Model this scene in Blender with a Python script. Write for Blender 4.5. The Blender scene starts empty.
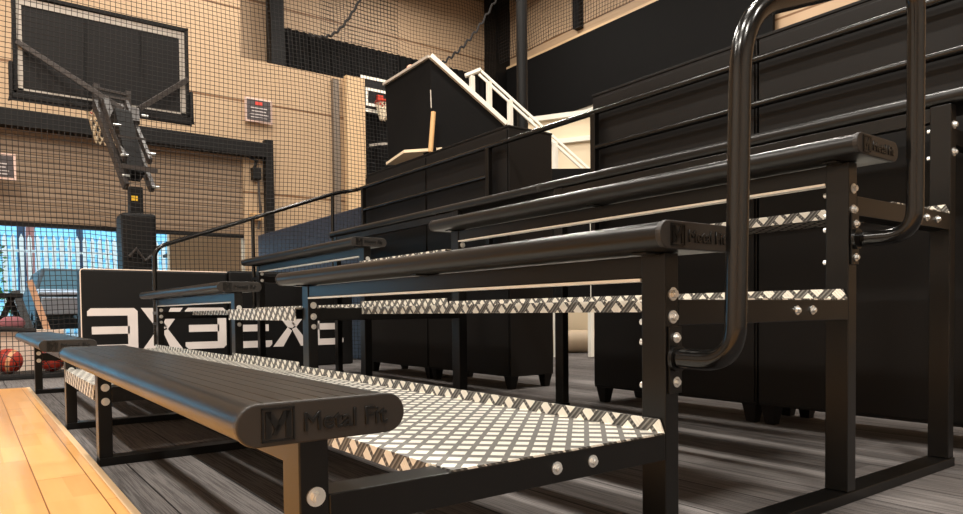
import bpy, bmesh, math, random
from mathutils import Vector, Matrix
random.seed(7)
SC = bpy.context.scene
COL = SC.collection
PI = math.pi

# ------------------------------------------------------------------ camera
R_ = Vector((0.8031, -0.5957, -0.0106)); D_ = Vector((-0.0255, -0.0166, -0.9995)); F_ = Vector((0.5957, 0.8026, -0.0286))
cd = bpy.data.cameras.new('camera'); cam = bpy.data.objects.new('camera', cd); COL.objects.link(cam)
F_.normalize(); R_ = (R_ - F_ * R_.dot(F_)).normalized(); U_ = R_.cross(F_)
M3 = Matrix((R_, U_, -F_)).transposed()
cam.matrix_world = Matrix.Translation((0, 0, 0.6)) @ M3.to_4x4()
cd.sensor_fit = 'HORIZONTAL'; cd.sensor_width = 36.0; cd.lens = 692.264 / 963 * 36.0
cd.shift_y = (330.88 - 257.0) / 963.0
cd.clip_start = 0.02; cd.clip_end = 200
SC.camera = cam

# ------------------------------------------------------------------ materials
def lin(c):
    return tuple(((v / 255 / 12.92) if v / 255 <= 0.04045 else ((v / 255 + 0.055) / 1.055) ** 2.4) for v in c) + (1,)

class NT:
    def __init__(s, name):
        s.m = bpy.data.materials.new(name); s.m.use_nodes = True
        s.t = s.m.node_tree; s.b = s.t.nodes['Principled BSDF']
    def n(s, typ, **kw):
        x = s.t.nodes.new(typ)
        for k, v in kw.items():
            if k in x.inputs: x.inputs[k].default_value = v
            else: setattr(x, k, v)
        return x
    def l(s, a, b): s.t.links.new(a, b)
    def math(s, op, a, b=None, c=None):
        x = s.t.nodes.new('ShaderNodeMath'); x.operation = op
        for i, v in enumerate((a, b, c)):
            if v is None: continue
            if isinstance(v, (int, float)): x.inputs[i].default_value = v
            else: s.l(v, x.inputs[i])
        return x.outputs[0]
    def mix(s, fac, a, b):
        x = s.t.nodes.new('ShaderNodeMix'); x.data_type = 'RGBA'
        for key, v in ((0, fac), (6, a), (7, b)):
            if isinstance(v, (int, float, tuple)): x.inputs[key].default_value = v
            else: s.l(v, x.inputs[key])
        return x.outputs[2]
    def bump(s, h, strength=0.3, dist=0.002):
        x = s.n('ShaderNodeBump'); x.inputs['Strength'].default_value = strength; x.inputs['Distance'].default_value = dist
        s.l(h, x.inputs['Height']); s.l(x.outputs[0], s.b.inputs['Normal'])

def simple(name, rgb, rough=0.5, metal=0.0, spec=0.5, noise=0.0, nscale=20, bump=0.0, bscale=200, bdist=0.001):
    a = NT(name); c = lin(rgb)
    a.b.inputs['Base Color'].default_value = c; a.b.inputs['Roughness'].default_value = rough
    a.b.inputs['Metallic'].default_value = metal; a.b.inputs['Specular IOR Level'].default_value = spec
    if noise or bump:
        tc = a.n('ShaderNodeTexCoord')
    if noise:
        nz = a.n('ShaderNodeTexNoise', Scale=nscale, Detail=5.0); a.l(tc.outputs['Object'], nz.inputs['Vector'])
        lo = tuple(v * (1 - noise) for v in c[:3]) + (1,); hi = tuple(min(1, v * (1 + noise)) for v in c[:3]) + (1,)
        a.l(a.mix(nz.outputs[0], lo, hi), a.b.inputs['Base Color'])
    if bump:
        nz = a.n('ShaderNodeTexNoise', Scale=bscale, Detail=3.0); a.l(tc.outputs['Object'], nz.inputs['Vector'])
        a.bump(nz.outputs[0], bump, bdist)
    return a.m

MAT = {}
MAT['black'] = simple('black_powder_coat', (13, 12, 11), 0.30, 0, 0.28, 0.15, 8, 0.08, 900, 0.0005)
MAT['tube'] = simple('black_gloss_tube', (13, 12, 11), 0.2, 0, 0.4, 0.1, 10)
MAT['cap'] = simple('black_plastic_cap', (36, 33, 31), 0.45, 0, 0.35, 0.1, 30, 0.1, 1200, 0.0004)
MAT['letter'] = simple('black_raised_letter', (6, 6, 6), 0.3, 0, 0.35)
MAT['steel'] = simple('zinc_steel', (225, 226, 224), 0.33, 0.85)
MAT['glint'] = simple('painted_beam_glint', (244, 242, 234), 0.4, 0.2)  # near-white tone stands in for light reflected under the seat beams
MAT['cabinet'] = simple('black_cabinet_laminate', (14, 12, 11), 0.5, 0, 0.22, 0.15, 3)
MAT['black_cloth'] = simple('black_cloth', (11, 10, 10), 0.75, 0, 0.12, 0.2, 6, 0.3, 60, 0.004)
MAT['black_vinyl'] = simple('black_vinyl', (12, 11, 11), 0.5, 0, 0.25, 0.15, 5)
MAT['bluegrey'] = simple('blue_grey_vinyl', (40, 46, 62), 0.55, 0, 0.4, 0.1, 3)
MAT['white_paint'] = simple('white_print', (214, 205, 200), 0.55)
MAT['white_frame'] = simple('white_painted_frame', (236, 232, 220), 0.4)
MAT['cream'] = simple('cream_panel', (226, 208, 178), 0.6)
MAT['wood_stick'] = simple('pale_wood', (205, 165, 115), 0.55, 0, 0.4, 0.15, 25)
MAT['dark_steel'] = simple('dark_painted_steel', (10, 9, 9), 0.5, 0, 0.2)
MAT['arm'] = simple('grey_black_steel', (58, 52, 49), 0.5, 0, 0.4)
MAT['film'] = simple('black_board_film', (13, 11, 11), 0.5, 0, 0.25)
MAT['edge_grey'] = simple('grey_edge_frame', (176, 168, 158), 0.45, 0.2)
MAT['cord'] = simple('black_net_cord', (26, 22, 20), 0.8)
MAT['net_white'] = simple('cream_hoop_net', (240, 226, 200), 0.8)
MAT['rim'] = simple('red_orange_rim', (190, 60, 40), 0.4)
MAT['ball'] = None
MAT['sign'] = simple('dark_sign_face', (66, 58, 60), 0.5)
MAT['sign_edge'] = simple('pale_pink_sign_edge', (222, 190, 176), 0.6)
MAT['sign_line'] = simple('pale_sign_print', (190, 180, 178), 0.6)
MAT['red'] = simple('red_emblem', (205, 60, 45), 0.5)
MAT['yellow'] = simple('yellow_sticker', (235, 190, 40), 0.5)
MAT['ceil'] = simple('dark_ceiling', (70, 62, 56), 0.8)
MAT['wall_plain'] = simple('plain_wall', (222, 214, 204), 0.8)
MAT['pipe'] = simple('grey_pipe', (120, 108, 96), 0.5, 0.3)
MAT['trim_pale'] = simple('pale_trim', (214, 182, 142), 0.5)
MAT['asphalt'] = simple('yard_asphalt', (120, 128, 132), 0.9, 0, 0.3, 0.15, 4)
MAT['fence'] = simple('pale_galvanised_fence', (248, 250, 250), 0.5)
MAT['carblack'] = simple('black_car_paint', (16, 18, 20), 0.4, 0, 0.3)
MAT['cargrey'] = simple('grey_bonnet_paint', (176, 170, 176), 0.35)
MAT['carwhite'] = simple('white_car_paint', (235, 240, 240), 0.3)
MAT['glass'] = simple('car_glass', (40, 84, 96), 0.3, 0, 0.3)
MAT['tyre'] = simple('tyre_rubber', (22, 22, 22), 0.8)
MAT['leaf'] = simple('green_leaf', (88, 150, 78), 0.6, 0, 0.3, 0.35, 6)
MAT['stem'] = simple('shrub_stem', (80, 66, 48), 0.8)
MAT['brick_red'] = simple('reddish_column', (190, 130, 122), 0.8, 0, 0.3, 0.2, 8)
MAT['dark_col'] = simple('dark_blue_column', (46, 66, 92), 0.7)
MAT['bag'] = simple('dusty_pink_cloth', (150, 92, 100), 0.8)
MAT['pink'] = simple('pink_skin_like_ball', (226, 160, 130), 0.5)
MAT['mat'] = simple('black_rubber_mat', (24, 23, 23), 0.8)
MAT['offwhite'] = simple('off_white_board', (236, 214, 196), 0.6)
MAT['plank'] = simple('orange_plank', (186, 140, 108), 0.6, 0, 0.3, 0.2, 10)
MAT['beige_vinyl'] = simple('beige_vinyl', (196, 176, 150), 0.6)

def m_seat():
    a = NT('dark_anodised_seat'); tc = a.n('ShaderNodeTexCoord')
    mp = a.n('ShaderNodeMapping'); mp.inputs['Scale'].default_value = (60, 2.2, 60); a.l(tc.outputs['Object'], mp.inputs[0])
    nz = a.n('ShaderNodeTexNoise', Scale=1.0, Detail=4.0); a.l(mp.outputs[0], nz.inputs['Vector'])
    a.l(a.mix(nz.outputs[0], lin((13, 12, 11)), lin((20, 18, 17))), a.b.inputs['Base Color'])
    mp2 = a.n('ShaderNodeMapping'); mp2.inputs['Scale'].default_value = (9, 2.5, 9); a.l(tc.outputs['Object'], mp2.inputs[0])
    n2 = a.n('ShaderNodeTexNoise', Scale=1.0, Detail=3.0); a.l(mp2.outputs[0], n2.inputs['Vector'])
    mr = a.n('ShaderNodeMapRange'); mr.inputs[1].default_value = 0.2; mr.inputs[2].default_value = 0.8
    mr.inputs[3].default_value = 0.26; mr.inputs[4].default_value = 0.36; a.l(n2.outputs[0], mr.inputs[0])
    a.l(mr.outputs[0], a.b.inputs['Roughness'])
    a.b.inputs['Specular IOR Level'].default_value = 0.32
    return a.m
MAT['seat'] = m_seat()

def m_tread():
    a = NT('five_bar_tread_plate'); uv = a.n('ShaderNodeUVMap')
    mp = a.n('ShaderNodeMapping'); mp.inputs['Rotation'].default_value = (0, 0, PI / 4)
    a.l(uv.outputs[0], mp.inputs[0]); sx = a.n('ShaderNodeSeparateXYZ'); a.l(mp.outputs[0], sx.inputs[0])
    u, v = a.math('DIVIDE', sx.outputs[0], 0.039), a.math('DIVIDE', sx.outputs[1], 0.056)
    fu = a.math('FRACT', u); fv = a.math('FRACT', v)
    mu = a.math('LESS_THAN', fu, 0.70); mv = a.math('LESS_THAN', fv, 0.56)
    cell = a.math('MULTIPLY', mu, mv)
    # five bars: long ones in the cell, short ones across in the gaps
    b1 = a.math('SINE', a.math('MULTIPLY', u, 2 * PI * 5)); b2 = a.math('SINE', a.math('MULTIPLY', v, 2 * PI * 5))
    h = a.math('ADD', a.math('MULTIPLY', b1, cell), a.math('MULTIPLY', b2, a.math('SUBTRACT', 1.0, cell)))
    tc = a.n('ShaderNodeTexCoord')
    nz = a.n('ShaderNodeTexNoise', Scale=35.0, Detail=4.0); a.l(tc.outputs['Object'], nz.inputs['Vector'])
    shiny = a.mix(nz.outputs[0], lin((226, 220, 206)), lin((252, 248, 238)))
    bars = a.math('GREATER_THAN', b2, 0.35)
    dull = a.mix(bars, lin((74, 72, 69)), lin((130, 127, 122)))
    a.l(a.mix(cell, dull, shiny), a.b.inputs['Base Color'])
    a.b.inputs['Metallic'].default_value = 0.45
    r = a.math('SUBTRACT', 0.55, a.math('MULTIPLY', cell, 0.2)); a.l(r, a.b.inputs['Roughness'])
    a.bump(h, 0.35, 0.0012)
    return a.m
MAT['tread'] = m_tread()

def m_wood():
    a = NT('court_maple_planks'); tc = a.n('ShaderNodeTexCoord'); sx = a.n('ShaderNodeSeparateXYZ'); a.l(tc.outputs['Object'], sx.inputs[0])
    W = 0.155
    px = a.math('DIVIDE', sx.outputs[0], W); row = a.math('FLOOR', px)
    off = a.math('FRACT', a.math('MULTIPLY', row, 0.377))
    py = a.math('ADD', a.math('DIVIDE', sx.outputs[1], 1.15), off); iy = a.math('FLOOR', py)
    cb = a.n('ShaderNodeCombineXYZ'); a.l(row, cb.inputs[0]); a.l(iy, cb.inputs[1])
    wn = a.n('ShaderNodeTexWhiteNoise'); wn.noise_dimensions = '2D'; a.l(cb.outputs[0], wn.inputs['Vector'])
    # sub strips inside a plank
    s2 = a.math('FLOOR', a.math('MULTIPLY', px, 2.0)); iy2 = a.math('FLOOR', a.math('MULTIPLY', a.math('ADD', py, a.math('MULTIPLY', s2, 0.31)), 3.0))
    cb2 = a.n('ShaderNodeCombineXYZ'); a.l(s2, cb2.inputs[0]); a.l(iy2, cb2.inputs[1])
    wn2 = a.n('ShaderNodeTexWhiteNoise'); wn2.noise_dimensions = '2D'; a.l(cb2.outputs[0], wn2.inputs['Vector'])
    mp = a.n('ShaderNodeMapping'); mp.inputs['Scale'].default_value = (28, 3, 28); a.l(tc.outputs['Object'], mp.inputs[0])
    nz = a.n('ShaderNodeTexNoise', Scale=1.0, Detail=5.0); a.l(mp.outputs[0], nz.inputs['Vector'])
    f = a.math('ADD', a.math('MULTIPLY', wn.outputs[0], 0.3), a.math('ADD', a.math('MULTIPLY', wn2.outputs[0], 0.4), a.math('MULTIPLY', nz.outputs[0], 0.4)))
    c = a.mix(f, lin((190, 132, 74)), lin((234, 180, 114)))
    fx = a.math('FRACT', px); gap = a.math('LESS_THAN', a.math('MINIMUM', fx, a.math('SUBTRACT', 1.0, fx)), 0.012)
    fy = a.math('FRACT', py); gap2 = a.math('LESS_THAN', fy, 0.003)
    g = a.math('MAXIMUM', gap, gap2)
    a.l(a.mix(g, c, lin((126, 72, 32))), a.b.inputs['Base Color'])
    a.b.inputs['Roughness'].default_value = 0.3; a.b.inputs['Coat Weight'].default_value = 0.25; a.b.inputs['Coat Roughness'].default_value = 0.15
    return a.m
MAT['wood'] = m_wood()

def m_carpet():
    a = NT('charcoal_carpet_planks'); tc = a.n('ShaderNodeTexCoord'); sx = a.n('ShaderNodeSeparateXYZ'); a.l(tc.outputs['Object'], sx.inputs[0])
    px = a.math('DIVIDE', sx.outputs[0], 0.25); row = a.math('FLOOR', px)
    py = a.math('ADD', a.math('DIVIDE', sx.outputs[1], 1.0), a.math('FRACT', a.math('MULTIPLY', row, 0.413))); iy = a.math('FLOOR', py)
    cb = a.n('ShaderNodeCombineXYZ'); a.l(row, cb.inputs[0]); a.l(iy, cb.inputs[1])
    wn = a.n('ShaderNodeTexWhiteNoise'); wn.noise_dimensions = '2D'; a.l(cb.outputs[0], wn.inputs['Vector'])
    mp = a.n('ShaderNodeMapping'); mp.inputs['Scale'].default_value = (210, 4, 4); a.l(tc.outputs['Object'], mp.inputs[0])
    st = a.n('ShaderNodeTexNoise', Scale=1.0, Detail=3.0); a.l(mp.outputs[0], st.inputs['Vector'])
    fine = a.n('ShaderNodeTexNoise', Scale=330.0, Detail=2.0); a.l(tc.outputs['Object'], fine.inputs['Vector'])
    mr = a.n('ShaderNodeMapRange'); mr.inputs[1].default_value = 0.4; mr.inputs[2].default_value = 0.56; a.l(st.outputs[0], mr.inputs[0])
    f = a.math('ADD', a.math('MULTIPLY', wn.outputs[0], 0.3), a.math('ADD', a.math('MULTIPLY', mr.outputs[0], 0.4), a.math('MULTIPLY', a.math('SUBTRACT', fine.outputs[0], 0.35), 0.9)))
    c = a.mix(f, lin((50, 47, 47)), lin((128, 123, 121)))
    fx = a.math('FRACT', px); gap = a.math('LESS_THAN', a.math('MINIMUM', fx, a.math('SUBTRACT', 1.0, fx)), 0.012)
    a.l(a.mix(gap, c, lin((34, 31, 31))), a.b.inputs['Base Color'])
    a.b.inputs['Roughness'].default_value = 0.95; a.b.inputs['Specular IOR Level'].default_value = 0.15
    a.bump(fine.outputs[0], 0.5, 0.003)
    return a.m
MAT['carpet'] = m_carpet()

def m_panelwall(name, rgb, axis, seam=1.55):
    a = NT(name); tc = a.n('ShaderNodeTexCoord'); sx = a.n('ShaderNodeSeparateXYZ'); a.l(tc.outputs['Object'], sx.inputs[0])
    z = a.math('DIVIDE', sx.outputs[2], seam); fz = a.math('FRACT', a.math('ADD', z, 0.28)); g = a.math('LESS_THAN', fz, 0.025)
    nz = a.n('ShaderNodeTexNoise', Scale=1.2, Detail=3.0); a.l(tc.outputs['Object'], nz.inputs['Vector'])
    c = lin(rgb); base = a.mix(nz.outputs[0], tuple(v * 0.88 for v in c[:3]) + (1,), tuple(min(1, v * 1.1) for v in c[:3]) + (1,))
    a.l(a.mix(g, base, lin((118, 84, 52))), a.b.inputs['Base Color']); a.b.inputs['Roughness'].default_value = 0.6
    return a.m
MAT['wall'] = m_panelwall('beige_wall_panels', (182, 154, 122), 0)
MAT['wall2'] = m_panelwall('beige_far_wall_panels', (182, 154, 124), 0, 1.5)

def m_shutter():
    a = NT('roller_shutter_slats'); tc = a.n('ShaderNodeTexCoord'); sx = a.n('ShaderNodeSeparateXYZ'); a.l(tc.outputs['Object'], sx.inputs[0])
    fz = a.math('FRACT', a.math('DIVIDE', sx.outputs[2], 0.09)); g = a.math('LESS_THAN', fz, 0.16)
    a.l(a.mix(g, lin((132, 110, 88)), lin((84, 69, 54))), a.b.inputs['Base Color']); a.b.inputs['Roughness'].default_value = 0.55  # shade below the lintel is put into the slat colour
    a.bump(a.math('SINE', a.math('MULTIPLY', fz, PI)), 0.5, 0.01)
    return a.m
MAT['shutter'] = m_shutter()

def m_building():
    a = NT('blue_ribbed_cladding'); tc = a.n('ShaderNodeTexCoord'); sx = a.n('ShaderNodeSeparateXYZ'); a.l(tc.outputs['Object'], sx.inputs[0])
    fz = a.math('FRACT', a.math('DIVIDE', sx.outputs[2], 0.35)); g = a.math('LESS_THAN', fz, 0.22)
    nz = a.n('ShaderNodeTexNoise', Scale=0.5, Detail=3.0); a.l(tc.outputs['Object'], nz.inputs['Vector'])
    c = a.mix(nz.outputs[0], lin((100, 176, 208)), lin((160, 214, 232)))
    a.l(a.mix(g, c, lin((92, 156, 196))), a.b.inputs['Base Color']); a.b.inputs['Roughness'].default_value = 0.5
    return a.m
MAT['building'] = m_building()

def m_ball():
    a = NT('basketball_rubber'); tc = a.n('ShaderNodeTexCoord'); sx = a.n('ShaderNodeSeparateXYZ'); a.l(tc.outputs['Object'], sx.inputs[0])
    x, y, z = sx.outputs
    vo = a.n('ShaderNodeTexVoronoi', Scale=110.0); a.l(tc.outputs['Object'], vo.inputs['Vector'])
    s1 = a.math('LESS_THAN', a.math('ABSOLUTE', z), 0.004); s2 = a.math('LESS_THAN', a.math('ABSOLUTE', x), 0.004)
    s3 = a.math('LESS_THAN', a.math('ABSOLUTE', a.math('SUBTRACT', a.math('ABSOLUTE', y), a.math('ADD', 0.06, a.math('MULTIPLY', a.math('MULTIPLY', z, z), 2.0)))), 0.004)
    s = a.math('MAXIMUM', s1, a.math('MAXIMUM', s2, s3))
    pal = a.math('LESS_THAN', a.math('ABSOLUTE', a.math('SUBTRACT', x, 0.045)), 0.016)
    c = a.mix(pal, lin((178, 52, 34)), lin((232, 168, 120)))
    a.l(a.mix(s, c, lin((30, 22, 20))), a.b.inputs['Base Color']); a.b.inputs['Roughness'].default_value = 0.5
    a.bump(vo.outputs[0], 0.2, 0.001)
    return a.m
MAT['ball'] = m_ball()

# ------------------------------------------------------------------ mesh helpers
class MB:
    def __init__(s): s.v = []; s.f = []; s.sm = []
    def add(s, vs, fs, smooth=False):
        o = len(s.v); s.v += [tuple(v) for v in vs]; s.f += [tuple(i + o for i in f) for f in fs]; s.sm += [smooth] * len(fs); return s
    def box(s, x0, x1, y0, y1, z0, z1):
        x0, x1 = sorted((x0, x1)); y0, y1 = sorted((y0, y1)); z0, z1 = sorted((z0, z1))
        return s.add([(x0, y0, z0), (x1, y0, z0), (x1, y1, z0), (x0, y1, z0), (x0, y0, z1), (x1, y0, z1), (x1, y1, z1), (x0, y1, z1)],
                     [(0, 3, 2, 1), (4, 5, 6, 7), (0, 1, 5, 4), (1, 2, 6, 5), (2, 3, 7, 6), (3, 0, 4, 7)])
    def hexa(s, b, t):
        return s.add(list(b) + list(t), [(0, 3, 2, 1), (4, 5, 6, 7), (0, 1, 5, 4), (1, 2, 6, 5), (2, 3, 7, 6), (3, 0, 4, 7)])
    def bar(s, p, q, w, h, up=(0, 0, 1)):
        p = Vector(p); q = Vector(q); d = (q - p).normalized(); u = Vector(up); sd = d.cross(u).normalized(); u = sd.cross(d)
        c = [sd * (-w / 2) + u * (-h / 2), sd * (w / 2) + u * (-h / 2), sd * (w / 2) + u * (h / 2), sd * (-w / 2) + u * (h / 2)]
        return s.add([p + x for x in c] + [q + x for x in c], [(0, 3, 2, 1), (4, 5, 6, 7), (0, 1, 5, 4), (1, 2, 6, 5), (2, 3, 7, 6), (3, 0, 4, 7)])
    def tube(s, pts, r, n=10, caps=True, closed=False):
        pts = [Vector(p) for p in pts]; N = len(pts); rings = []
        t = (pts[1] - pts[0]).normalized(); a = Vector((0, 0, 1)) if abs(t.z) < 0.9 else Vector((1, 0, 0))
        u = t.cross(a).normalized()
        vs = []
        for i, p in enumerate(pts):
            if closed: t = (pts[(i + 1) % N] - pts[i - 1]).normalized()
            elif i == 0: t = (pts[1] - p).normalized()
            elif i == N - 1: t = (p - pts[i - 1]).normalized()
            else: t = ((pts[i + 1] - p).normalized() + (p - pts[i - 1]).normalized()).normalized()
            u = (u - t * u.dot(t)).normalized(); w = t.cross(u)
            for k in range(n):
                an = 2 * PI * k / n; vs.append(p + (u * math.cos(an) + w * math.sin(an)) * r)
        fs = []
        for i in range(N if closed else N - 1):
            j = (i + 1) % N
            for k in range(n):
                k2 = (k + 1) % n; fs.append((i * n + k, i * n + k2, j * n + k2, j * n + k))
        s.add(vs, fs, True)
        if caps and not closed:
            s.add(vs[:n], [tuple(range(n))[::-1]]); s.add(vs[-n:], [tuple(range(n))])
        return s
    def prism(s, prof, axis, a0, a1, smooth=False):
        n = len(prof)
        def P(u, v, a): return {'y': (u, a, v), 'x': (a, u, v), 'z': (u, v, a)}[axis]
        vs = [P(u, v, a0) for u, v in prof] + [P(u, v, a1) for u, v in prof]
        s.add(vs, [(i, (i + 1) % n, n + (i + 1) % n, n + i) for i in range(n)], smooth)
        s.add(vs[:n], [tuple(range(n))[::-1]]); s.add(vs[n:], [tuple(range(n))])
        return s
    def sphere(s, c, r, nu=20, nv=12, sc=(1, 1, 1)):
        vs = []; fs = []
        for j in range(nv + 1):
            th = PI * j / nv
            for i in range(nu):
                ph = 2 * PI * i / nu
                vs.append((c[0] + r * sc[0] * math.sin(th) * math.cos(ph), c[1] + r * sc[1] * math.sin(th) * math.sin(ph), c[2] + r * sc[2] * math.cos(th)))
        for j in range(nv):
            for i in range(nu):
                i2 = (i + 1) % nu; fs.append((j * nu + i, (j + 1) * nu + i, (j + 1) * nu + i2, j * nu + i2))
        return s.add(vs, fs, True)

BASE = {}
def build(name, mb, mat, parent=None, bevel=0.0, uv=False, kind=None):
    off = BASE.get(parent, Vector((0, 0, 0))) if parent else None
    if parent is None:
        xs = [v[0] for v in mb.v]; ys = [v[1] for v in mb.v]; zs = [v[2] for v in mb.v]
        off = Vector(((min(xs) + max(xs)) / 2, (min(ys) + max(ys)) / 2, min(zs)))
    me = bpy.data.meshes.new(name)
    me.from_pydata([tuple(Vector(v) - off) for v in mb.v], [], mb.f)
    bm = bmesh.new(); bm.from_mesh(me); bmesh.ops.remove_doubles(bm, verts=bm.verts, dist=1e-5)
    bmesh.ops.recalc_face_normals(bm, faces=bm.faces)
    if uv:
        L = bm.loops.layers.uv.new('UVMap')
        for f in bm.faces:
            for lp in f.loops:
                c = lp.vert.co + off; lp[L].uv = (c.x + c.z, c.y)
    bm.to_mesh(me); bm.free()
    if any(mb.sm):
        for p in me.polygons: p.use_smooth = True
        try: me.set_sharp_from_angle(angle=math.radians(40))
        except Exception: pass
    me.materials.append(MAT[mat] if isinstance(mat, str) else mat)
    o = bpy.data.objects.new(name, me); COL.objects.link(o)
    if parent: o.parent = parent; BASE[o] = off
    else: o.location = off; BASE[o] = off
    if bevel:
        b = o.modifiers.new('bevel', 'BEVEL'); b.width = bevel; b.segments = 2; b.limit_method = 'ANGLE'; b.angle_limit = math.radians(35)
    if kind: o['kind'] = kind
    return o
def tag(o, label, cat, group=None):
    o['label'] = label; o['category'] = cat
    if group: o['group'] = group
    return o
def thing(name, label, cat, loc, group=None):
    o = bpy.data.objects.new(name, None); COL.objects.link(o); o.location = loc; o.empty_display_size = 0.1
    BASE[o] = Vector(loc); return tag(o, label, cat, group)
def struct(name, mb, mat, bevel=0.0):
    return build(name, mb, mat, None, bevel, False, 'structure')
def dup(o, loc, parent):
    c = o.copy(); COL.objects.link(c); c.parent = parent; c.location = Vector(loc) - BASE[parent]; return c
def arc(c, a, b, r, t0, t1, n=8):
    c = Vector(c); a = Vector(a); b = Vector(b)
    return [c + a * r * math.cos(t0 + (t1 - t0) * i / n) + b * r * math.sin(t0 + (t1 - t0) * i / n) for i in range(n + 1)]
def smooth_path(pts, rad, n=7):
    pts = [Vector(p) for p in pts]; out = [pts[0]]
    for i in range(1, len(pts) - 1):
        p, a, b = pts[i], pts[i - 1], pts[i + 1]
        r = min(rad, (p - a).length * 0.49, (b - p).length * 0.49)
        s = p + (a - p).normalized() * r; e = p + (b - p).normalized() * r
        for k in range(n + 1):
            t = k / n; out.append(s * (1 - t) ** 2 + p * 2 * t * (1 - t) + e * t * t)
    out.append(pts[-1]); return out

# ------------------------------------------------------------------ setting
struct('floor', MB().box(-9, 13, -8, 12.1, -0.1, 0.0), 'carpet')
struct('trim_1', MB().box(0.368, 0.393, -8, 6.7, 0.0, 0.0215), 'trim_pale', 0.003)
court = build('court_platform', MB().box(-9, 0.368, -8, 6.7, 0.0, 0.02), 'wood'); court['kind'] = 'structure'
court.name = 'floor_court'
fw = MB()
fw.box(-9, -4.2, 12, 12.2, 0, 9).box(-4.2, 3.86, 12, 12.2, 3.3, 9).box(3.86, 6.1, 12, 12.2, 0, 4.97)
struct('wall_far', fw, 'wall')
struct('wall_far_deep', MB().box(3.2, 13, 14.5, 14.7, 0, 9), 'wall2')
struct('wall_far_return', MB().box(3.0, 3.2, 12.2, 14.7, 3.5, 9), 'wall')
struct('wall_right', MB().box(11.4, 11.6, -8, 14.5, 0, 9), 'wall2')
struct('wall_left', MB().box(-9.2, -9, -8, 12.2, 0, 9), 'wall_plain')
struct('wall_back', MB().box(-9, 11.4, -8.2, -8, 0, 9), 'wall_plain')
struct('ceiling', MB().box(-9.2, 13, -8.2, 14.7, 9, 9.1), 'ceil')
struct('floor_back', MB().box(3.0, 13, 12.1, 14.6, -0.1, 0.0), 'carpet')
# roller door: half raised shutter, black lintel and jamb
sh = thing('roller_shutter', 'half raised beige roller shutter over the bright yard opening', 'shutter', (-0.2, 12.0, 1.95))
build('slat_curtain', MB().box(-4.2, 3.86, 12.05, 12.09, 1.95, 3.35), 'shutter', sh)
build('bottom_rail', MB().box(-4.2, 3.86, 12.03, 12.11, 1.9, 1.96), 'dark_steel', sh)
build('lintel_box', MB().box(-4.4, 4.2, 11.78, 12.0, 3.28, 3.52), 'dark_steel', sh, 0.01)
build('guide_rail', MB().box(4.2, 4.34, 11.85, 12.0, 1.5, 3.6), 'dark_steel', sh, 0.006)
build('gear_box', MB().box(3.98, 4.12, 11.84, 12.0, 2.9, 3.1).tube([(4.02, 11.9, 3.1), (4.06, 11.9, 3.22), (3.9, 11.9, 3.3)], 0.03, 8), 'dark_steel', sh, 0.02)
build('pull_chain', MB().tube([(4.08, 11.9, 2.9), (4.1, 11.88, 2.4), (4.07, 11.9, 2.05)], 0.02, 6), 'arm', sh)
build('chain_bracket', MB().box(3.95, 4.14, 11.86, 12.0, 2.2, 2.32), 'wood_stick', sh, 0.01)
struct('trim_2', MB().box(5.5, 5.62, 11.9, 12.0, 0.0, 4.9), 'pipe')
struct('trim_3', MB().box(5.75, 6.12, 11.85, 12.0, 0.0, 5.0), 'trim_pale')
struct('trim_4', MB().box(5.2, 5.48, 14.2, 14.5, 5.2, 9), 'dark_steel')
struct('trim_5', MB().box(10.95, 11.4, 14.0, 14.5, 0, 9), 'dark_steel')
struct('trim_6', MB().box(11.28, 11.4, 2.0, 14.0, 6.75, 6.85), 'trim_pale')
struct('trim_8', MB().box(11.25, 11.4, 2.0, 14.0, 4.95, 5.15), 'white_frame')
struct('trim_7', MB().box(11.25, 11.4, 11.35, 11.55, 7.0, 9), 'dark_steel')
tr = thing('roof_truss', 'dark steel roof beam with a grey pipe high in the corner', 'beam', (9.5, 13.2, 8.2))
build('beam', MB().box(3, 11.3, 13.0, 13.5, 8.62, 9.0), 'dark_steel', tr)
build('duct_pipe', MB().tube([(7.2, 12.6, 8.35), (10.9, 12.6, 8.3)], 0.11, 12), 'pipe', tr)
build('hanger', MB().tube([(9.0, 12.6, 8.4), (9.0, 12.7, 9.0)], 0.03, 6), 'pipe', tr)
# black curtains and banners
tag(build('wall_curtain', MB().box(11.2, 11.27, 6.63, 13.9, 5.15, 6.75), 'black_cloth'), 'black curtain band hung along the right beige wall', 'curtain')
cw = MB()
pts = [(5.5 + 0.05 * i, 14.3 + 0.03 * math.sin(i * 1.9)) for i in range(110)]
for i in range(109):
    (x0, y0), (x1, y1) = pts[i], pts[i + 1]
    cw.add([(x0, y0, 1.2), (x1, y1, 1.2), (x1, y1, 6.62), (x0, y0, 6.62), (x0, y0 + .03, 1.2), (x1, y1 + .03, 1.2), (x1, y1 + .03, 6.62), (x0, y0 + .03, 6.62)],
           [(0, 1, 2, 3), (7, 6, 5, 4), (0, 4, 5, 1), (3, 2, 6, 7)], True)
tag(build('backdrop_curtain', cw, 'black_cloth'), 'tall black curtain on the far wall behind the small far backboard', 'curtain')
tag(build('wall_pad', MB().box(4.0, 4.12, 7.9, 11.75, 0.0, 1.93), 'bluegrey', None, 0.02), 'blue-grey padded wall panel behind the black net', 'wall pad')

# ------------------------------------------------------------------ bleacher
BL = thing('bleacher', 'black four-row metal bleacher with checker-plate treads and tube handrails', 'bleacher', (0.3, 1.03, 0.0))
SX = [0.288, 1.174, 2.035, 2.905]      # seat front edge
SZ = [0.414, 0.730, 1.040, 1.343]      # seat underside
SW, SH = 0.262, 0.060
PX = [(0.405, 0.454), (1.283, 1.331), (2.143, 2.195), (2.91, 2.958)]
FY = [1.022, 3.09, 4.2, 6.28]           # near face of each frame
PD = 0.070
UN = [(0.948, 3.215), (4.165, 6.45)]

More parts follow.
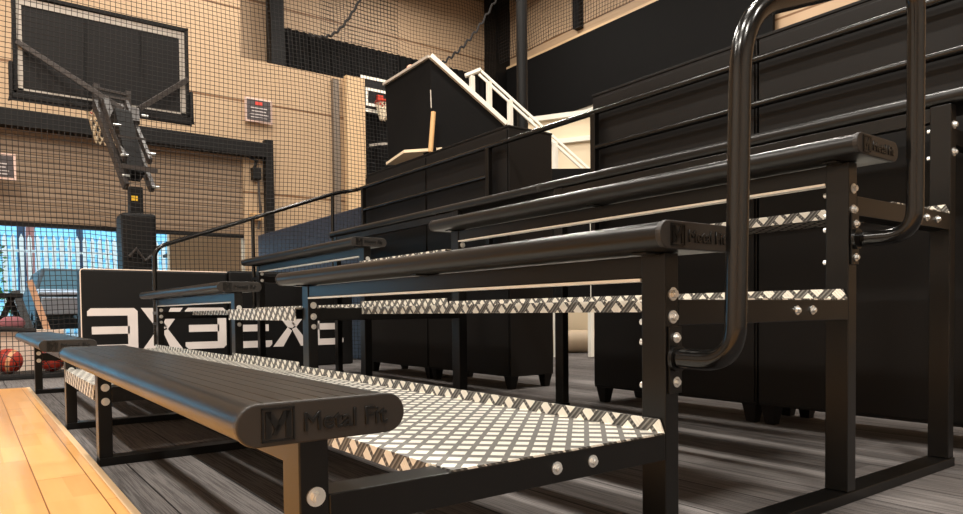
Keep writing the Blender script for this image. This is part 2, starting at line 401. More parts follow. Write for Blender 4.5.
def stadium(x0, x1, z0, z1, n=8, groove=True):
    r = (z1 - z0) / 2; zc = (z0 + z1) / 2; p = []
    for i in range(n + 1):
        a = -PI / 2 + PI * i / n; p.append((x1 - r + r * math.cos(a), zc + r * math.sin(a)))
    if groove:
        xs = x1 - r - 0.012; w = (x1 - x0 - 2 * r - 0.024) / 6
        for k in range(6):
            a = xs - k * w
            p += [(a - w + 0.006 + w - 0.006, z1), (a - w + 0.005, z1), (a - w + 0.0035, z1 - 0.0014), (a - w + 0.0015, z1 - 0.0014)]
        p.append((x0 + r + 0.012, z1))
    for i in range(n + 1):
        a = PI / 2 + PI * i / n; p.append((x0 + r + r * math.cos(a), zc + r * math.sin(a)))
    q = []
    for a in p:
        if not q or (abs(a[0] - q[-1][0]) + abs(a[1] - q[-1][1])) > 1e-5: q.append(a)
    return q

bolt_mb = MB()
bolt_mb.tube([(0, 0, 0), (0, -0.003, 0)], 0.0155, 20)
hexp = [(0.0095 * math.cos(k * PI / 3 + .3), 0.0095 * math.sin(k * PI / 3 + .3)) for k in range(6)]
bolt_mb.prism(hexp, 'y', -0.003, -0.011); bolt_mb.tube([(0, -0.011, 0), (0, -0.013, 0)], 0.006, 10)
BOLT = None
def bolt(x, y, z, parent, sc=1.0):
    global BOLT
    if BOLT is None:
        m = MB(); m.v = list(bolt_mb.v); m.f = list(bolt_mb.f); m.sm = list(bolt_mb.sm)
        off = BASE[parent]; m.v = [(v[0] + off.x, v[1] + off.y, v[2] + off.z) for v in m.v]
        BOLT = build('bolt', m, 'steel', parent); o = BOLT
    else:
        o = BOLT.copy(); COL.objects.link(o); o.parent = parent
    o.location = Vector((x, y, z)) - BASE[parent]; o.scale = (sc, sc, sc); o.rotation_euler = (0, random.uniform(0, 1), 0)
    return o

font_me = {}
def text_mesh(txt, size, depth, bev):
    cu = bpy.data.curves.new('txt', 'FONT'); cu.body = txt; cu.size = size; cu.extrude = depth; cu.bevel_depth = bev; cu.bevel_resolution = 1
    o = bpy.data.objects.new('txt', cu); COL.objects.link(o); bpy.context.view_layer.update()
    me = bpy.data.meshes.new_from_object(o.evaluated_get(bpy.context.evaluated_depsgraph_get()))
    bpy.data.objects.remove(o); return me
TXT = text_mesh('Metal Fit', 0.0385, 0.0018, 0.0005); TXT.name = 'lettering'; TXT.materials.clear(); TXT.materials.append(MAT['letter'])
lg = MB(); s = 0.024
def q(pts, d=0.0018): lg.prism(pts, 'y', -d, 0.001)
fr = 0.0028
q([(-s, -s), (s, -s), (s, -s + fr), (-s, -s + fr)]); q([(-s, s - fr), (s, s - fr), (s, s), (-s, s)])
q([(-s, -s), (-s + fr, -s), (-s + fr, s), (-s, s)]); q([(s - fr, -s), (s, -s), (s, s), (s - fr, s)])
q([(-0.0185, -0.0185), (-0.0105, -0.0185), (-0.0105, 0.0185), (-0.0185, 0.0185)]); q([(0.0105, -0.0185), (0.0185, -0.0185), (0.0185, 0.0185), (0.0105, 0.0185)])
q([(-0.0185, 0.0185), (-0.009, 0.0185), (0.003, -0.001), (-0.003, -0.010)]); q([(0.0185, 0.0185), (0.008, 0.0185), (-0.009, -0.014), (-0.003, -0.016)])
LOGO = None

SEATS = {}
for ui, (y0, y1) in enumerate(UN):
    for k in range(4):
        x0, z0 = SX[k], SZ[k]; x1, z1 = x0 + SW, z0 + SH
        y0, y1 = UN[ui] if k < 3 else ((0.948, 3.30) if ui == 0 else (3.304, 6.45))
        if ui == 1 and k == 0: y1 = 6.36
        st = build('seat', MB().prism(stadium(x0 + .001, x1 - .001, z0 + .001, z1 - .001), 'y', y0 + .012, y1 - .012), 'seat', BL)
        for p in st.data.polygons: p.use_smooth = True
        st.data.set_sharp_from_angle(angle=math.radians(30))
        for ya, yb in ((y0, y0 + .014), (y1 - .014, y1)):
            build('end_cap', MB().prism(stadium(x0 - .0005, x1 + .0005, z0 - .0005, z1 + .0005, 12, False), 'y', ya, yb), 'cap', st, 0.0025)
        if k < 3:
            t = bpy.data.objects.new('lettering', TXT); COL.objects.link(t); t.parent = st
            t.location = Vector((x0 + .094, y0 - .0008, z0 + .0165)) - BASE[st]; t.rotation_euler = (PI / 2, 0, 0)
            if LOGO is None:
                m = MB(); b = BASE[st]; m.v = [(v[0] + b.x, v[1] + b.y, v[2] + b.z) for v in lg.v]; m.f = list(lg.f); m.sm = list(lg.sm)
                LOGO = build('emblem', m, 'letter', st); e = LOGO
            else:
                e = LOGO.copy(); COL.objects.link(e); e.parent = st
            e.location = Vector((x0 + .0585, y0 - .0005, z0 + .030)) - BASE[st]
        # beam under the seat between the two frames of the unit, with a pale strip painting the bounced light on its underside
        fa, fb = FY[2 * ui], FY[2 * ui + 1]
        bm_ = build('seat_beam', MB().box(PX[k][0] + .004, PX[k][0] + .044, fa + PD, fb, z0 - .056, z0 - .004), 'black', BL, 0.002)
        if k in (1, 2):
            build('beam_glint_strip', MB().box(PX[k][0] - .002, PX[k][0] + .036, fa + PD + .002, fb - .002, z0 - .064, z0 - .057), 'glint', bm_)
        for yy in (fa + .035, (fa + fb) / 2, fb + .035):
            build('seat_bracket', MB().box(x0 + .06, PX[k][0] + .05, yy - .02, yy + .02, z0 - .005, z0), 'black', st, 0.001)

# frames
def seatbot(k): return SZ[k]
for fi, fy in enumerate(FY):
    POSTS = []
    for k in range(4):
        xa, xb = PX[k]
        p = build('post', MB().box(xa, xb, fy, fy + PD, 0.033, SZ[k]), 'black', BL, 0.0025)
        POSTS.append(p)
    build('floor_bar', MB().box(PX[0][0], PX[3][1] + .004, fy - .004, fy + PD + .004, 0.0, 0.033), 'black', BL, 0.002)
    bars = [(PX[0][1], PX[1][0], .252, .312), (PX[1][1], PX[2][0], .562, .622), (PX[2][1], PX[3][0], .880, .940)]
    boltx = [(0.943, 1.045), (1.8513, 1.934), (2.702, 2.795)]
    for (xa, xb, za, zb), bx in zip(bars, boltx):
        cb_ = build('crossbar', MB().box(xa, xb, fy, fy + PD, za, zb), 'black', BL, 0.0025)
        if fi in (0, 2):
            for x in bx: bolt(x, fy, za + .031, cb_, 0.85)
    if fi == 0:
        lists = [[.312], [.635, .582, .534, .431], [.96, .896, .853, .752], [1.268, 1.168]]
    else:
        lists = [[.312, .256], [.635, .582, .535], [.96, .9], [1.268]]
    for k, zs in enumerate(lists):
        xc = sum(PX[k]) / 2 + .002
        for i, z in enumerate(zs):
            bolt(xc + (.006 if (fi == 0 and i > 1) else 0), fy - (.006 if (fi == 0 and k in (1, 2) and i > 1) else 0), z, POSTS[k], 1.0 if i < 2 else 0.8)
        if fi == 0 and k > 0:    # nuts on the back of the post
            for z in zs[:4]:
                nb = MB().tube([(xc - .012, fy + PD, z - .012), (xc - .012, fy + PD + .012, z - .012)], .008, 8)
                build('nut', nb, 'steel', POSTS[k])
    if fi == 0:
        for k, (za, zb) in ((1, (.405, .560)), (2, (.73, .885))):
            xc = sum(PX[k]) / 2 + .006
            build('rail_plate', MB().box(xc - .022, xc + .022, fy - .006, fy, za, zb), 'black', POSTS[k], 0.001)
            zt = .486 if k == 1 else .807
            build('rail_collar', MB().tube([(xc, fy - .006, zt), (xc, fy - .016, zt)], .031, 16), 'black', POSTS[k])

# treads
SEG = [(FY[0], 3.17), (3.185, 4.235), (4.25, FY[3] + PD)]
TR = [(0.690, 1.279, 0.408, 0.312), (1.565, 2.139, 1.262, 0.622), (2.44, 2.905, 2.13, 0.940)]
for ti, (xf, xb, xaisle, z) in enumerate(TR):
    for si, (ya, yb) in enumerate(SEG):
        xs = xaisle if si == 1 else xf
        tb = MB()
        zt = z + .004
        tb.box(xs, xb, ya, yb, z, zt)
        ysh = ya + (PD + .003 if si == 0 else 0)
        fh = .062 if si == 1 else .034
        tb.box(xs - .004, xs, ysh if si != 1 else ya, yb, zt - fh, zt)
        lip = .048 if si == 1 else .03
        tb.hexa([(xb - .004, ya, zt), (xb, ya, zt), (xb, yb, zt), (xb - .004, yb, zt)],
                [(xb - .004, ya + .013, zt + lip), (xb, ya + .013, zt + lip), (xb, yb, zt + lip), (xb - .004, yb, zt + lip)])
        build('tread', tb, 'tread', BL, 0, True)

# hoop handrail over rows two and three
yr = 0.862; xa, xb = sum(PX[1]) / 2 + .006, sum(PX[2]) / 2 + .03
pth = smooth_path([(xa, FY[0] - .004, .486), (xa, yr, .486), (xa + .006, yr, 1.31), (xa + .02, yr, 1.31)], 0.165)[:9]
pth = smooth_path([(xa, FY[0] - .004, .486), (xa, yr, .486), (xa + .016, yr - .004, 1.228), (xb, yr, 1.556), (xb, yr, .807), (xb, FY[0] - .004, .807)], 0.135, 10)
build('handrail', MB().tube(pth, .0232, 20), 'tube', BL)
# back rails with uprights on every frame, turning down the far end
xr = 3.225
ysid = 6.5
rail = smooth_path([(xr, 0.5, 1.851), (xr, ysid, 1.851), (3.03, ysid, 1.81), (1.31, ysid, 1.175), (1.31, ysid, .33)], 0.10, 8)
build('back_rail', MB().tube(rail, .019, 12), 'tube', BL)
build('back_rail', MB().tube([(xr, 0.5, 1.627), (xr, 3.13, 1.627)], .019, 12), 'tube', BL)
build('back_rail', MB().tube([(xr, 4.22, 1.627), (xr, 6.3, 1.627)], .019, 12), 'tube', BL)
for fy in FY:
    y = fy + .03
    build('rail_post', MB().box(xr - .02, xr + .02, y - .02, y + .02, 0.95, 1.84), 'black', BL, 0.002)
    build('rail_arm', MB().box(PX[3][1], xr - .02, fy + .005, fy + .05, 1.20, 1.26), 'black', BL, 0.002)
for k, zt in ((2, 1.49), (3, 1.79)):
    x = sum(PX[k]) / 2 + (.0 if k == 2 else .04)
    build('rail_post', MB().tube([(x, ysid, .62 if k == 2 else .95), (x, ysid, zt)], .017, 10), 'tube', BL)
for k in (1, 2, 3):
    x = sum(PX[k]) / 2
    for z in (SZ[k] - .13, SZ[k] - .22):
        build('rail_clamp', MB().box(x - .02, x + .02, FY[3] + PD, ysid, z, z + .025), 'black', BL)

# ------------------------------------------------------------------ black cabinets behind the bleacher
CABS = [(0.86, 2.022, 'tall black cabinet behind the right end of the bleacher, nearest the camera'),
        (2.03, 3.19, 'tall black cabinet just right of the white railing, second from the near end'),
        (4.06, 5.20, 'tall black cabinet just left of the white railing gap, its end panel showing'),
        (5.21, 6.36, 'tall black cabinet farthest along the row, beside the black net')]
for ya, yb, lab in CABS:
    xf, xk = 3.285, 3.72
    t = thing('cabinet', lab, 'cabinet', ((xf + xk) / 2, (ya + yb) / 2, 0), 'black cabinets standing in a row')
    build('carcass', MB().box(xf, xk, ya, yb, .098, 1.975), 'cabinet', t, 0.004)
    build('top_panel', MB().box(xf - .004, xk + .004, ya - .004, yb + .004, 1.975, 1.99), 'cabinet', t, 0.002)
    build('door', MB().box(xf - .012, xf - .001, ya + .01, yb - .01, .115, 1.955), 'cabinet', t, 0.002)
    for x in (xf + .045, xk - .045):
        for y in (ya + .05, yb - .05):
            m = MB(); w, u = .04, .024
            m.hexa([(x - u, y - u, 0), (x + u, y - u, 0), (x + u, y + u, 0), (x - u, y + u, 0)],
                   [(x - w, y - w, .098), (x + w, y - w, .098), (x + w, y + w, .098), (x - w, y + w, .098)])
            build('leg', m, 'cabinet', t)

# ------------------------------------------------------------------ padded boards with white print
def glyph(ch, x0, x1, z0, z1, y):
    m = MB(); h = z1 - z0; t = .072; c = .03; g = (h - 3 * t) / 2
    def P(pts): m.prism(pts, 'y', y - .003, y)
    if ch in '3E':
        f = (lambda u: x1 - (u - x0)) if ch == 'E' else (lambda u: u)
        def Q(pts): P([(f(u), v) for u, v in pts])
        Q([(x0 + c, z1), (x1 - c, z1), (x1, z1 - c), (x1, z1 - t), (x0, z1 - t), (x0, z1 - c)])
        Q([(x0, z0 + c), (x0 + c, z0), (x1 - c, z0), (x1, z0 + c), (x1, z0 + t), (x0, z0 + t)])
        Q([(x0 + .035, z0 + t + g), (x1 - t, z0 + t + g), (x1 - t, z0 + 2 * t + g), (x0 + .035, z0 + 2 * t + g)])
        Q([(x1 - .088, z0 + t), (x1, z0 + t), (x1, z1 - t), (x1 - .088, z1 - t)])
    else:
        w = .115; xm = (x0 + x1) / 2; zm = (z0 + z1) / 2
        P([(x0, z1), (x0 + w, z1), (xm + w * .35, zm + .02), (xm - .0, zm - .01), (xm - w * .42, zm)])
        P([(x0, z0), (x0 + w, z0), (xm + .0, zm - .04), (xm - w * .42, zm)])
        P([(x1, z1), (x1 - w, z1), (xm, zm + .04), (xm + w * .42, zm)])
        P([(x1, z0), (x1 - w, z0), (xm - w * .0, zm - .02), (xm + w * .42, zm)])
    return m
yp = 7.4
pd = thing('base_pad', 'black padded board printed 3X3 in white, left one at the hoop base', 'padded board', (1.52, yp + .12, 0), 'black padded boards around the hoop base')
build('cover', MB().box(.85, 2.195, yp, yp + .26, 0, 1.035), 'black_vinyl', pd, 0.02)
build('edge_piping', MB().tube(smooth_path([(.852, yp + .004, 0.02), (.852, yp + .004, 1.033), (2.19, yp + .004, 1.033)], .03), .005, 6), 'offwhite', pd)
for ch, a, b in (('3', .90, 1.33), ('X', 1.36, 1.745), ('3', 1.765, 2.17)):
    build('print_mark', glyph(ch, a, b, .245, .665, yp - .0005), 'white_paint', pd)
pd = thing('base_pad', 'black padded board printed EXE in white, right one partly behind the near posts', 'padded board', (2.9, yp + .12, 0), 'black padded boards around the hoop base')
build('cover', MB().box(2.205, 3.62, yp, yp + .26, 0, 1.05), 'black_vinyl', pd, 0.02)
build('edge_piping', MB().tube([(2.22, yp + .004, 1.048), (3.6, yp + .004, 1.048)], .004, 6), 'cap', pd)
for ch, a, b in (('E', 2.235, 2.655), ('X', 2.665, 3.095), ('E', 3.115, 3.495)):
    build('print_mark', glyph(ch, a, b, .235, .655, yp - .0005), 'white_paint', pd)

# ------------------------------------------------------------------ hoop stand seen from behind
H = thing('basketball_hoop', 'large basketball hoop stand seen from behind, black backboard on angled arms', 'basketball hoop', (1.47, 8.1, 0))
build('post', MB().box(1.40, 1.53, 8.05, 8.18, .1, 1.95), 'dark_steel', H, 0.006)
build('post_pad', MB().box(1.30, 1.63, 7.93, 8.28, .1, 1.66), 'black_vinyl', H, 0.03)
build('base', MB().box(1.1, 1.9, 7.85, 8.6, 0, .12), 'dark_steel', H, 0.02)
hn = MB(); hn.tube([(1.36, 7.9, 1.2), (1.42, 7.88, 1.28), (1.5, 7.88, 1.16), (1.57, 7.88, 1.22)], .02, 8)
build('crank_handle', hn, 'arm', H)
build('sticker', MB().box(1.415, 1.475, 8.043, 8.049, 1.80, 1.85), 'yellow', H)
# lift arms: wide spring box and pairs of parallel arms
build('spring_box', MB().bar((1.45, 8.06, 2.05), (1.39, 8.40, 2.78), .17, .16), 'dark_steel', H, 0.006)
for x, x2 in ((1.33, 1.19), (1.58, 1.44)):
    am = build('lift_arm', MB().bar((x + .03, 8.0, 1.93), (x2 + .02, 8.85, 2.98), .05, .09), 'arm', H, 0.004)
for x, x2 in ((1.36, 1.26), (1.60, 1.52)):
    am = build('lift_arm', MB().bar((x, 8.02, 2.22), (x2, 8.9, 3.08), .04, .07), 'arm', H, 0.004)
for (x, y, z) in ((1.62, 8.0, 1.95), (1.33, 8.0, 2.25), (1.60, 8.02, 2.3), (1.30, 8.2, 2.6), (1.58, 8.25, 2.75), (1.35, 8.05, 2.05)):
    build('pivot_pin', MB().tube([(x - .02, y - .03, z), (x + .05, y - .03, z)], .014, 8), 'steel', H)
build('pivot_bar', MB().bar((1.32, 7.98, 2.14), (1.66, 7.98, 2.12), .04, .04), 'arm', H)
build('pivot_bar', MB().bar((1.30, 8.02, 2.45), (1.56, 8.02, 2.45), .02, .02), 'arm', H)
yb = 9.0
bb = build('backboard', MB().box(.49, 2.22, yb + .01, yb + .03, 3.03, 4.04), 'film', H)
fm = MB()
for a in ((.46, 2.25, 2.99, 3.03), (.46, 2.25, 4.04, 4.08)): fm.box(a[0], a[1], yb - .03, yb + .05, a[2], a[3])
for a in ((.46, .50, 2.99, 4.08), (2.21, 2.25, 2.99, 4.08)): fm.box(a[0], a[1], yb - .03, yb + .05, a[2], a[3])
build('board_frame', fm, 'dark_steel', bb, 0.004)
ed = MB(); ed.box(.50, 2.21, yb - .004, yb + .008, 3.95, 4.03).box(.50, .55, yb - .004, yb + .008, 3.03, 3.95).box(2.15, 2.21, yb - .004, yb + .008, 3.03, 3.95).box(.50, 2.21, yb - .004, yb + .008, 3.03, 3.055)
build('clear_margin', ed, 'edge_grey', bb)
build('back_seam', MB().box(1.13, 1.17, yb - .002, yb + .009, 3.06, 3.94), 'dark_steel', bb)
build('back_seam', MB().box(1.72, 1.745, yb - .002, yb + .009, 3.4, 3.94), 'dark_steel', bb)
bp = MB().box(.42, 1.2, yb - .05, yb + .08, 2.93, 2.99).box(1.5, 2.29, yb - .05, yb + .08, 2.93, 2.99).box(.42, .46, yb - .05, yb + .08, 2.93, 3.32).box(2.25, 2.29, yb - .05, yb + .08, 2.93, 3.32)
build('edge_pad', bp, 'black_vinyl', bb, 0.01)
build('board_strut', MB().bar((.50, yb - .03, 3.54), (1.45, 8.6, 2.88), .04, .055), 'arm', H, 0.004)
build('board_strut', MB().bar((2.23, yb - .03, 3.46), (1.62, 8.65, 2.93), .04, .055), 'arm', H, 0.004)
hd = MB().box(1.2, 1.63, 8.80, 8.97, 2.92, 2.98).box(1.2, 1.26, 8.84, 8.97, 2.9, 3.2).box(1.52, 1.58, 8.84, 8.97, 2.9, 3.17).bar((1.23, 8.84, 3.14), (1.55, 8.84, 3.12), .03, .03).bar((1.23, 8.84, 3.07), (1.55, 8.84, 3.06), .03, .03)
build('board_bracket', hd, 'arm', H, 0.004)
build('bracket_link', MB().bar((1.58, 8.65, 2.92), (1.55, 8.45, 2.72), .08, .05).bar((1.28, 8.62, 2.97), (1.33, 8.4, 2.6), .07, .05), 'arm', H, 0.004)
rc = (1.40, 9.38, 3.04)
build('rim', MB().tube([(rc[0] + .225 * math.cos(2 * PI * i / 24), rc[1] + .225 * math.sin(2 * PI * i / 24), rc[2]) for i in range(24)], .011, 8, closed=True), 'rim', H)
def hoop_net(cx, cy, cz, r, hgt, cr):
    m = MB(); n = 12
    for sgn in (1, -1):
        for i in range(n):
            pts = []
            for j in range(9):
                t = j / 8; rr = r * (1 - .45 * t ** .8); a = 2 * PI * (i + sgn * 3 * t) / n
                pts.append((cx + rr * math.cos(a), cy + rr * math.sin(a), cz - hgt * t))
            m.tube(pts, cr, 5)
    return m
build('hoop_net', hoop_net(rc[0], rc[1], rc[2], .222, .38, .008), 'net_white', H)

# small far hoop on black
H2 = thing('basketball_hoop', 'small far basketball hoop with white-lined black board, beside the black hood', 'basketball hoop', (8.1, 14.1, 4.6))
build('backboard', MB().box(7.17, 8.6, 14.08, 14.12, 5.10, 5.90), 'film', H2, 0.004)
ln = MB()
def rect(m, a, b, c, d, w, y):
    m.box(a, b, y - .004, y, c, c + w).box(a, b, y - .004, y, d - w, d).box(a, a + w, y - .004, y, c + w, d - w).box(b - w, b, y - .004, y, c + w, d - w)
rect(ln, 7.17, 8.6, 5.10, 5.90, .07, 14.079); rect(ln, 7.29, 7.86, 5.24, 5.64, .06, 14.078)
build('board_line', ln, 'white_frame', H2)
hx = 7.62
build('rim', MB().tube([(hx + .2 * math.cos(2 * PI * i / 20), 13.82 + .2 * math.sin(2 * PI * i / 20), 5.28) for i in range(20)], .03, 6, closed=True).box(hx - .07, hx + .07, 14.0, 14.075, 5.24, 5.5), 'rim', H2)
build('hoop_net', hoop_net(hx, 13.82, 5.27, .2, .36, .014), 'net_white', H2)
build('wall_arm', MB().bar((8.1, 14.12, 5.2), (8.1, 14.262, 5.2), .2, .2).bar((7.35, 14.05, 4.35), (8.5, 14.05, 4.6), .05, .05), 'edge_grey', H2)

# ------------------------------------------------------------------ black hood behind the cabinets, with prop stick
def cpt(px, py, dep): 
    v = R_ * ((px - 481.5) / 692.264) + (-U_) * ((py - 330.88) / 692.264) + F_
    return Vector((0, 0, .6)) + v * dep
bk = Vector((.62, .79, 0)) * .55
A, B, C_, D2, E2 = Vector((3.99, 6.23, 3.28)), Vector((3.90, 7.05, 3.19)), Vector((3.91, 7.02, 2.34)), Vector((3.98, 6.20, 2.29)), Vector((4.80, 5.99, 2.64))
F2 = Vector((4.74, 5.96, 1.9))
HD = thing('equipment_cover', 'black cloth-covered angular hood with white edge trim above the cabinets', 'equipment', (4.3, 6.6, 0))
hb = MB()
hb.add([A, B, C_, D2, E2, F2] + [p + bk for p in (A, B, C_, D2, E2, F2)],
       [(0, 1, 2, 3), (0, 3, 5, 4), (0, 4, 10, 6), (0, 6, 7, 1), (1, 7, 8, 2), (2, 8, 9, 3), (3, 9, 11, 5), (4, 5, 11, 10), (6, 10, 11, 9), (6, 9, 8, 7)])
build('cover', hb, 'black_cloth', HD)
tm = MB().bar(A + Vector((-.01, -.02, .01)), E2 + Vector((0, -.02, .01)), .05, .05)
build('edge_trim', tm, 'white_frame', HD, 0.004)
build('edge_trim', MB().bar(A + Vector((-.02, 0, .005)), B + Vector((-.02, 0, .005)), .03, .028), 'edge_grey', HD)
ty = [cpt(386, 160, 8.0), cpt(404, 157, 7.4), cpt(442, 149, 7.3), cpt(425, 152, 8.0)]
for p_ in ty: p_.z = 2.33
build('tray', MB().hexa([p_ - Vector((0, 0, .03)) for p_ in ty], ty), 'cream', HD)
s0 = cpt(430.5, 152, 7.2); s1 = cpt(433.5, 112, 7.2)
build('prop_stick', MB().tube([s0, s1], .026, 10), 'wood_stick', HD)
build('slit', MB().tube([cpt(431.3, 108, 7.25), cpt(430.6, 90, 7.27)], .006, 6), 'edge_grey', HD)
build('body', MB().box(4.05, 4.75, 6.55, 7.3, 0, 2.3), 'black_cloth', HD, 0.03)
tag(build('ball', MB().sphere((4.06, 6.74, 3.31), .055), 'pink'), 'small pink ball peeking over the black hood', 'ball')

# ------------------------------------------------------------------ white railing and stair behind the gap
WR = thing('stair_railing', 'white metal stair railing sloping down behind the black cabinets', 'railing', (5.6, 6.5, 0))
def wr(px, py): return cpt(px, py, 8.5)
for o_ in (0, 5.5):
    build('handrail', MB().bar(wr(479, 69 + o_), wr(592, 172 + o_), .035, .03), 'white_frame', WR, 0.004)
build('top_rail', MB().bar(wr(465, 76), wr(481, 69.5), .06, .04), 'white_frame', WR, 0.004)
for a, ya_ in ((472, 76), (489, 82), (510, 100), (555, 143), (590, 175)):
    p = wr(a, ya_); build('baluster', MB().bar(p, (p.x, p.y, 0.02), .055, .055, (1, 0, 0)), 'white_frame', WR, 0.004)
build('bottom_rail', MB().bar(wr(556, 180), wr(592, 172), .04, .06), 'white_frame', WR, 0.004)
fa_, fb_ = wr(538, 200), wr(600, 200)
build('fascia', MB().bar((fa_.x, fa_.y, 1.52), (fb_.x, fb_.y, 1.52), .05, 1.62), 'black_cloth', WR)
wp = thing('white_partition', 'cream panelled screen seen through the gap between the cabinets', 'screen', (7.2, 7.3, 0))
p0, p1 = cpt(535, 180, 10.4), cpt(600, 180, 10.0)
d_ = (p1 - p0); d_.z = 0; n_ = Vector((-d_.y, d_.x, 0)).normalized() * .06
def scr(t0, t1, z0, z1, th=1.0, fwd=0.0):
    a = p0 + d_ * t0 - n_ * fwd; b = p0 + d_ * t1 - n_ * fwd
    q0 = [Vector((a.x, a.y, z0)), Vector((b.x, b.y, z0)), Vector((b.x, b.y, z0)) + n_ * th, Vector((a.x, a.y, z0)) + n_ * th]
    return MB().hexa(q0, [Vector((v.x, v.y, z1)) for v in q0])
build('panel', scr(-.1, 1.1, 0.05, 3.45), 'cream', wp)
for z in (2.55, 3.05, 3.42): build('ledge', scr(-.1, 1.1, z, z + .07, 1.0, 1.0), 'white_frame', wp)
for t in (0.28, .95): build('stile', scr(t, t + .05, 0.05, 2.6, 1.0, .9), 'white_frame', wp)
tag(build('rolled_mat', MB().tube([(6.4, 7.35, .16), (7.4, 6.65, .16)], .16, 20), 'beige_vinyl', None, 0.02), 'rolled beige mat lying on the carpet behind the cabinets', 'mat')
# black pole
tag(build('support_pole', MB().tube([(5.9, 7.0, 0), (5.9, 7.0, 8.9)], .072, 16), 'dark_steel'), 'slim black pole rising behind the white railing', 'pole')

# ------------------------------------------------------------------ nets
def net(P0, U, V, nu, nv, r, wob):
    m = MB(); P0 = Vector(P0); U = Vector(U); V = Vector(V); N = U.cross(V).normalized()
    def pt(a, b):
        p = P0 + U * a + V * b
        w = math.sin(a * 9 + b * 2.2) * .5 + math.sin(a * 23 - b * 5) * .25 + math.sin(b * 11 + a * 3) * .3
        return p + N * wob * w + Vector((0, 0, -wob * .6 * (math.sin(a * 13 + 1) * .6 + math.sin(a * 31) * .3) * (1 - b) * 1.4)) + U.normalized() * wob * .5 * math.sin(b * 8 + a * 5)
    sa = max(8, int(U.length / .22)); sb = max(8, int(V.length / .22))
    for i in range(nu + 1): m.tube([pt(i / nu, k / sb) for k in range(sb + 1)], r, 3, False)
    for j in range(nv + 1): m.tube([pt(k / sa, j / nv) for k in range(sa + 1)], r, 3, False)
    return m
tag(build('safety_net', net((-1.0, 7.72, .03), (5.5, 0, 0), (0, 0, 5.3), 118, 114, .0033, .05), 'cord'), 'black square-mesh safety net hanging behind the padded boards', 'net')
tag(build('safety_net', net((11.05, 6.0, 6.9), (0, 8.0, 0), (0, 0, 2.0), 92, 24, .006, .05), 'cord'), 'fine net stretched in front of the upper right wall', 'net')
tag(build('safety_net', net((6.2, 14.0, 6.5), (4.8, 0, 0), (0, 0, 2.4), 55, 28, .005, .05), 'cord'), 'fine net in front of the far upper corner wall', 'net')
# wavy cords
def rope(a, b, r, amp, n=60, sag=.2, top=None):
    a = Vector(a); b = Vector(b); p = [a.lerp(b, i / n) + Vector((0, 0, amp * math.sin(i * .95) - sag * math.sin(PI * i / n))) for i in range(n + 1)]
    if top: p.append(Vector(top))
    return MB().tube(p, r, 6)
tag(build('rope', rope(cpt(308, 35, 7.9), cpt(362, -4, 8.3), .016, .012, top=(4.9, 7.5, 9.0)), 'cord'), 'slack black rope at the net top, left of the black hood', 'rope')
tag(build('rope', rope(cpt(441, 64, 16.2), cpt(497, -2, 16.0), .025, .04, top=(9.8, 13.1, 8.66)), 'cord'), 'wavy black rope running up to the corner roof beam', 'rope')

# ------------------------------------------------------------------ signs
def sign(x0, x1, z0, z1, y, label, emblem):
    t = thing('wall_sign', label, 'sign', ((x0 + x1) / 2, y, z0), 'dark framed wall signs')
    build('frame', MB().box(x0, x1, y, y + .03, z0, z1), 'sign_edge', t)
    build('face', MB().box(x0 + .03, x1 - .03, y - .006, y, z0 + .03, z1 - .03), 'sign', t)
    h = z1 - z0; m = MB()
    for k in range(4): 
        w = (.30, .34, .26, .3)[k] * (x1 - x0); xc = (x0 + x1) / 2
        m.box(xc - w, xc + w, y - .009, y - .006, z0 + h * (.18 + .13 * k), z0 + h * (.18 + .13 * k) + .016)
    build('printed_line', m, 'sign_line', t)
    if emblem:
        xc = (x0 + x1) / 2; build('emblem', MB().box(xc - .06, xc + .06, y - .009, y - .006, z1 - .12, z1 - .06), 'red', t)
sign(3.88, 4.35, 3.88, 4.29, 11.9, 'dark sign with a red emblem high on the beige wall', True)
sign(.1, .60, 2.50, 2.86, 11.7, 'dark pink-edged sign at the left edge below the lintel', False)

# ------------------------------------------------------------------ left corner: balls, low board
tag(build('rubber_mat', MB().box(-.6, .8, 7.82, 8.25, 0, .05), 'mat', None, 0.01), 'black rubber mat under the basketballs behind the net', 'mat')
def bball(x, y, lab, rot):
    o = build('basketball', MB().sphere((0, 0, 0), .12, 32, 20), 'ball'); 
    for v in o.data.vertices: v.co.z -= .12
    o.location = (x, y, .17); o.rotation_euler = rot
    tag(o, lab, 'basketball', 'basketballs behind the net')
bball(.305, 8.0, 'red-brown basketball at the far left edge behind the net', (.3, .2, -.5))
bball(.66, 8.0, 'red-brown basketball half hidden behind the far bench post', (1.2, .4, .9))
tag(build('low_board', MB().box(-.8, .80, 8.32, 8.40, 0.0, .46), 'offwhite', None, 0.01), 'low off-white board standing behind the basketballs', 'board')
tag(build('gym_bag', MB().sphere((.36, 8.36, .53), .1, 20, 12, (1.1, .6, .72)), 'bag'), 'small dusty pink bag on the low off-white board', 'bag')
tag(build('black_strap', MB().tube(smooth_path([(.05, 8.28, .44), (.25, 8.27, .475), (.55, 8.27, .45)], .1), .025, 8), 'cord'), 'black strap hung along the top of the low board', 'strap')
st_ = thing('folding_stool', 'black folding stool legs at the left edge beyond the low board', 'stool', (.3, 9.2, 0))
build('leg', MB().bar((.08, 9.3, .0), (.42, 9.2, .85), .05, .05), 'dark_steel', st_)
build('leg', MB().bar((.62, 9.3, .0), (.36, 9.2, .85), .05, .05), 'dark_steel', st_)
build('seat', MB().box(.15, .5, 9.1, 9.45, .80, .85), 'dark_steel', st_, 0.01)
tag(build('wood_plank', MB().bar((1.0, 11.4, .02), (.72, 11.7, 1.1), .08, .04, (0, 1, 0)), 'plank'), 'orange wooden plank leaning by the shutter opening', 'plank')
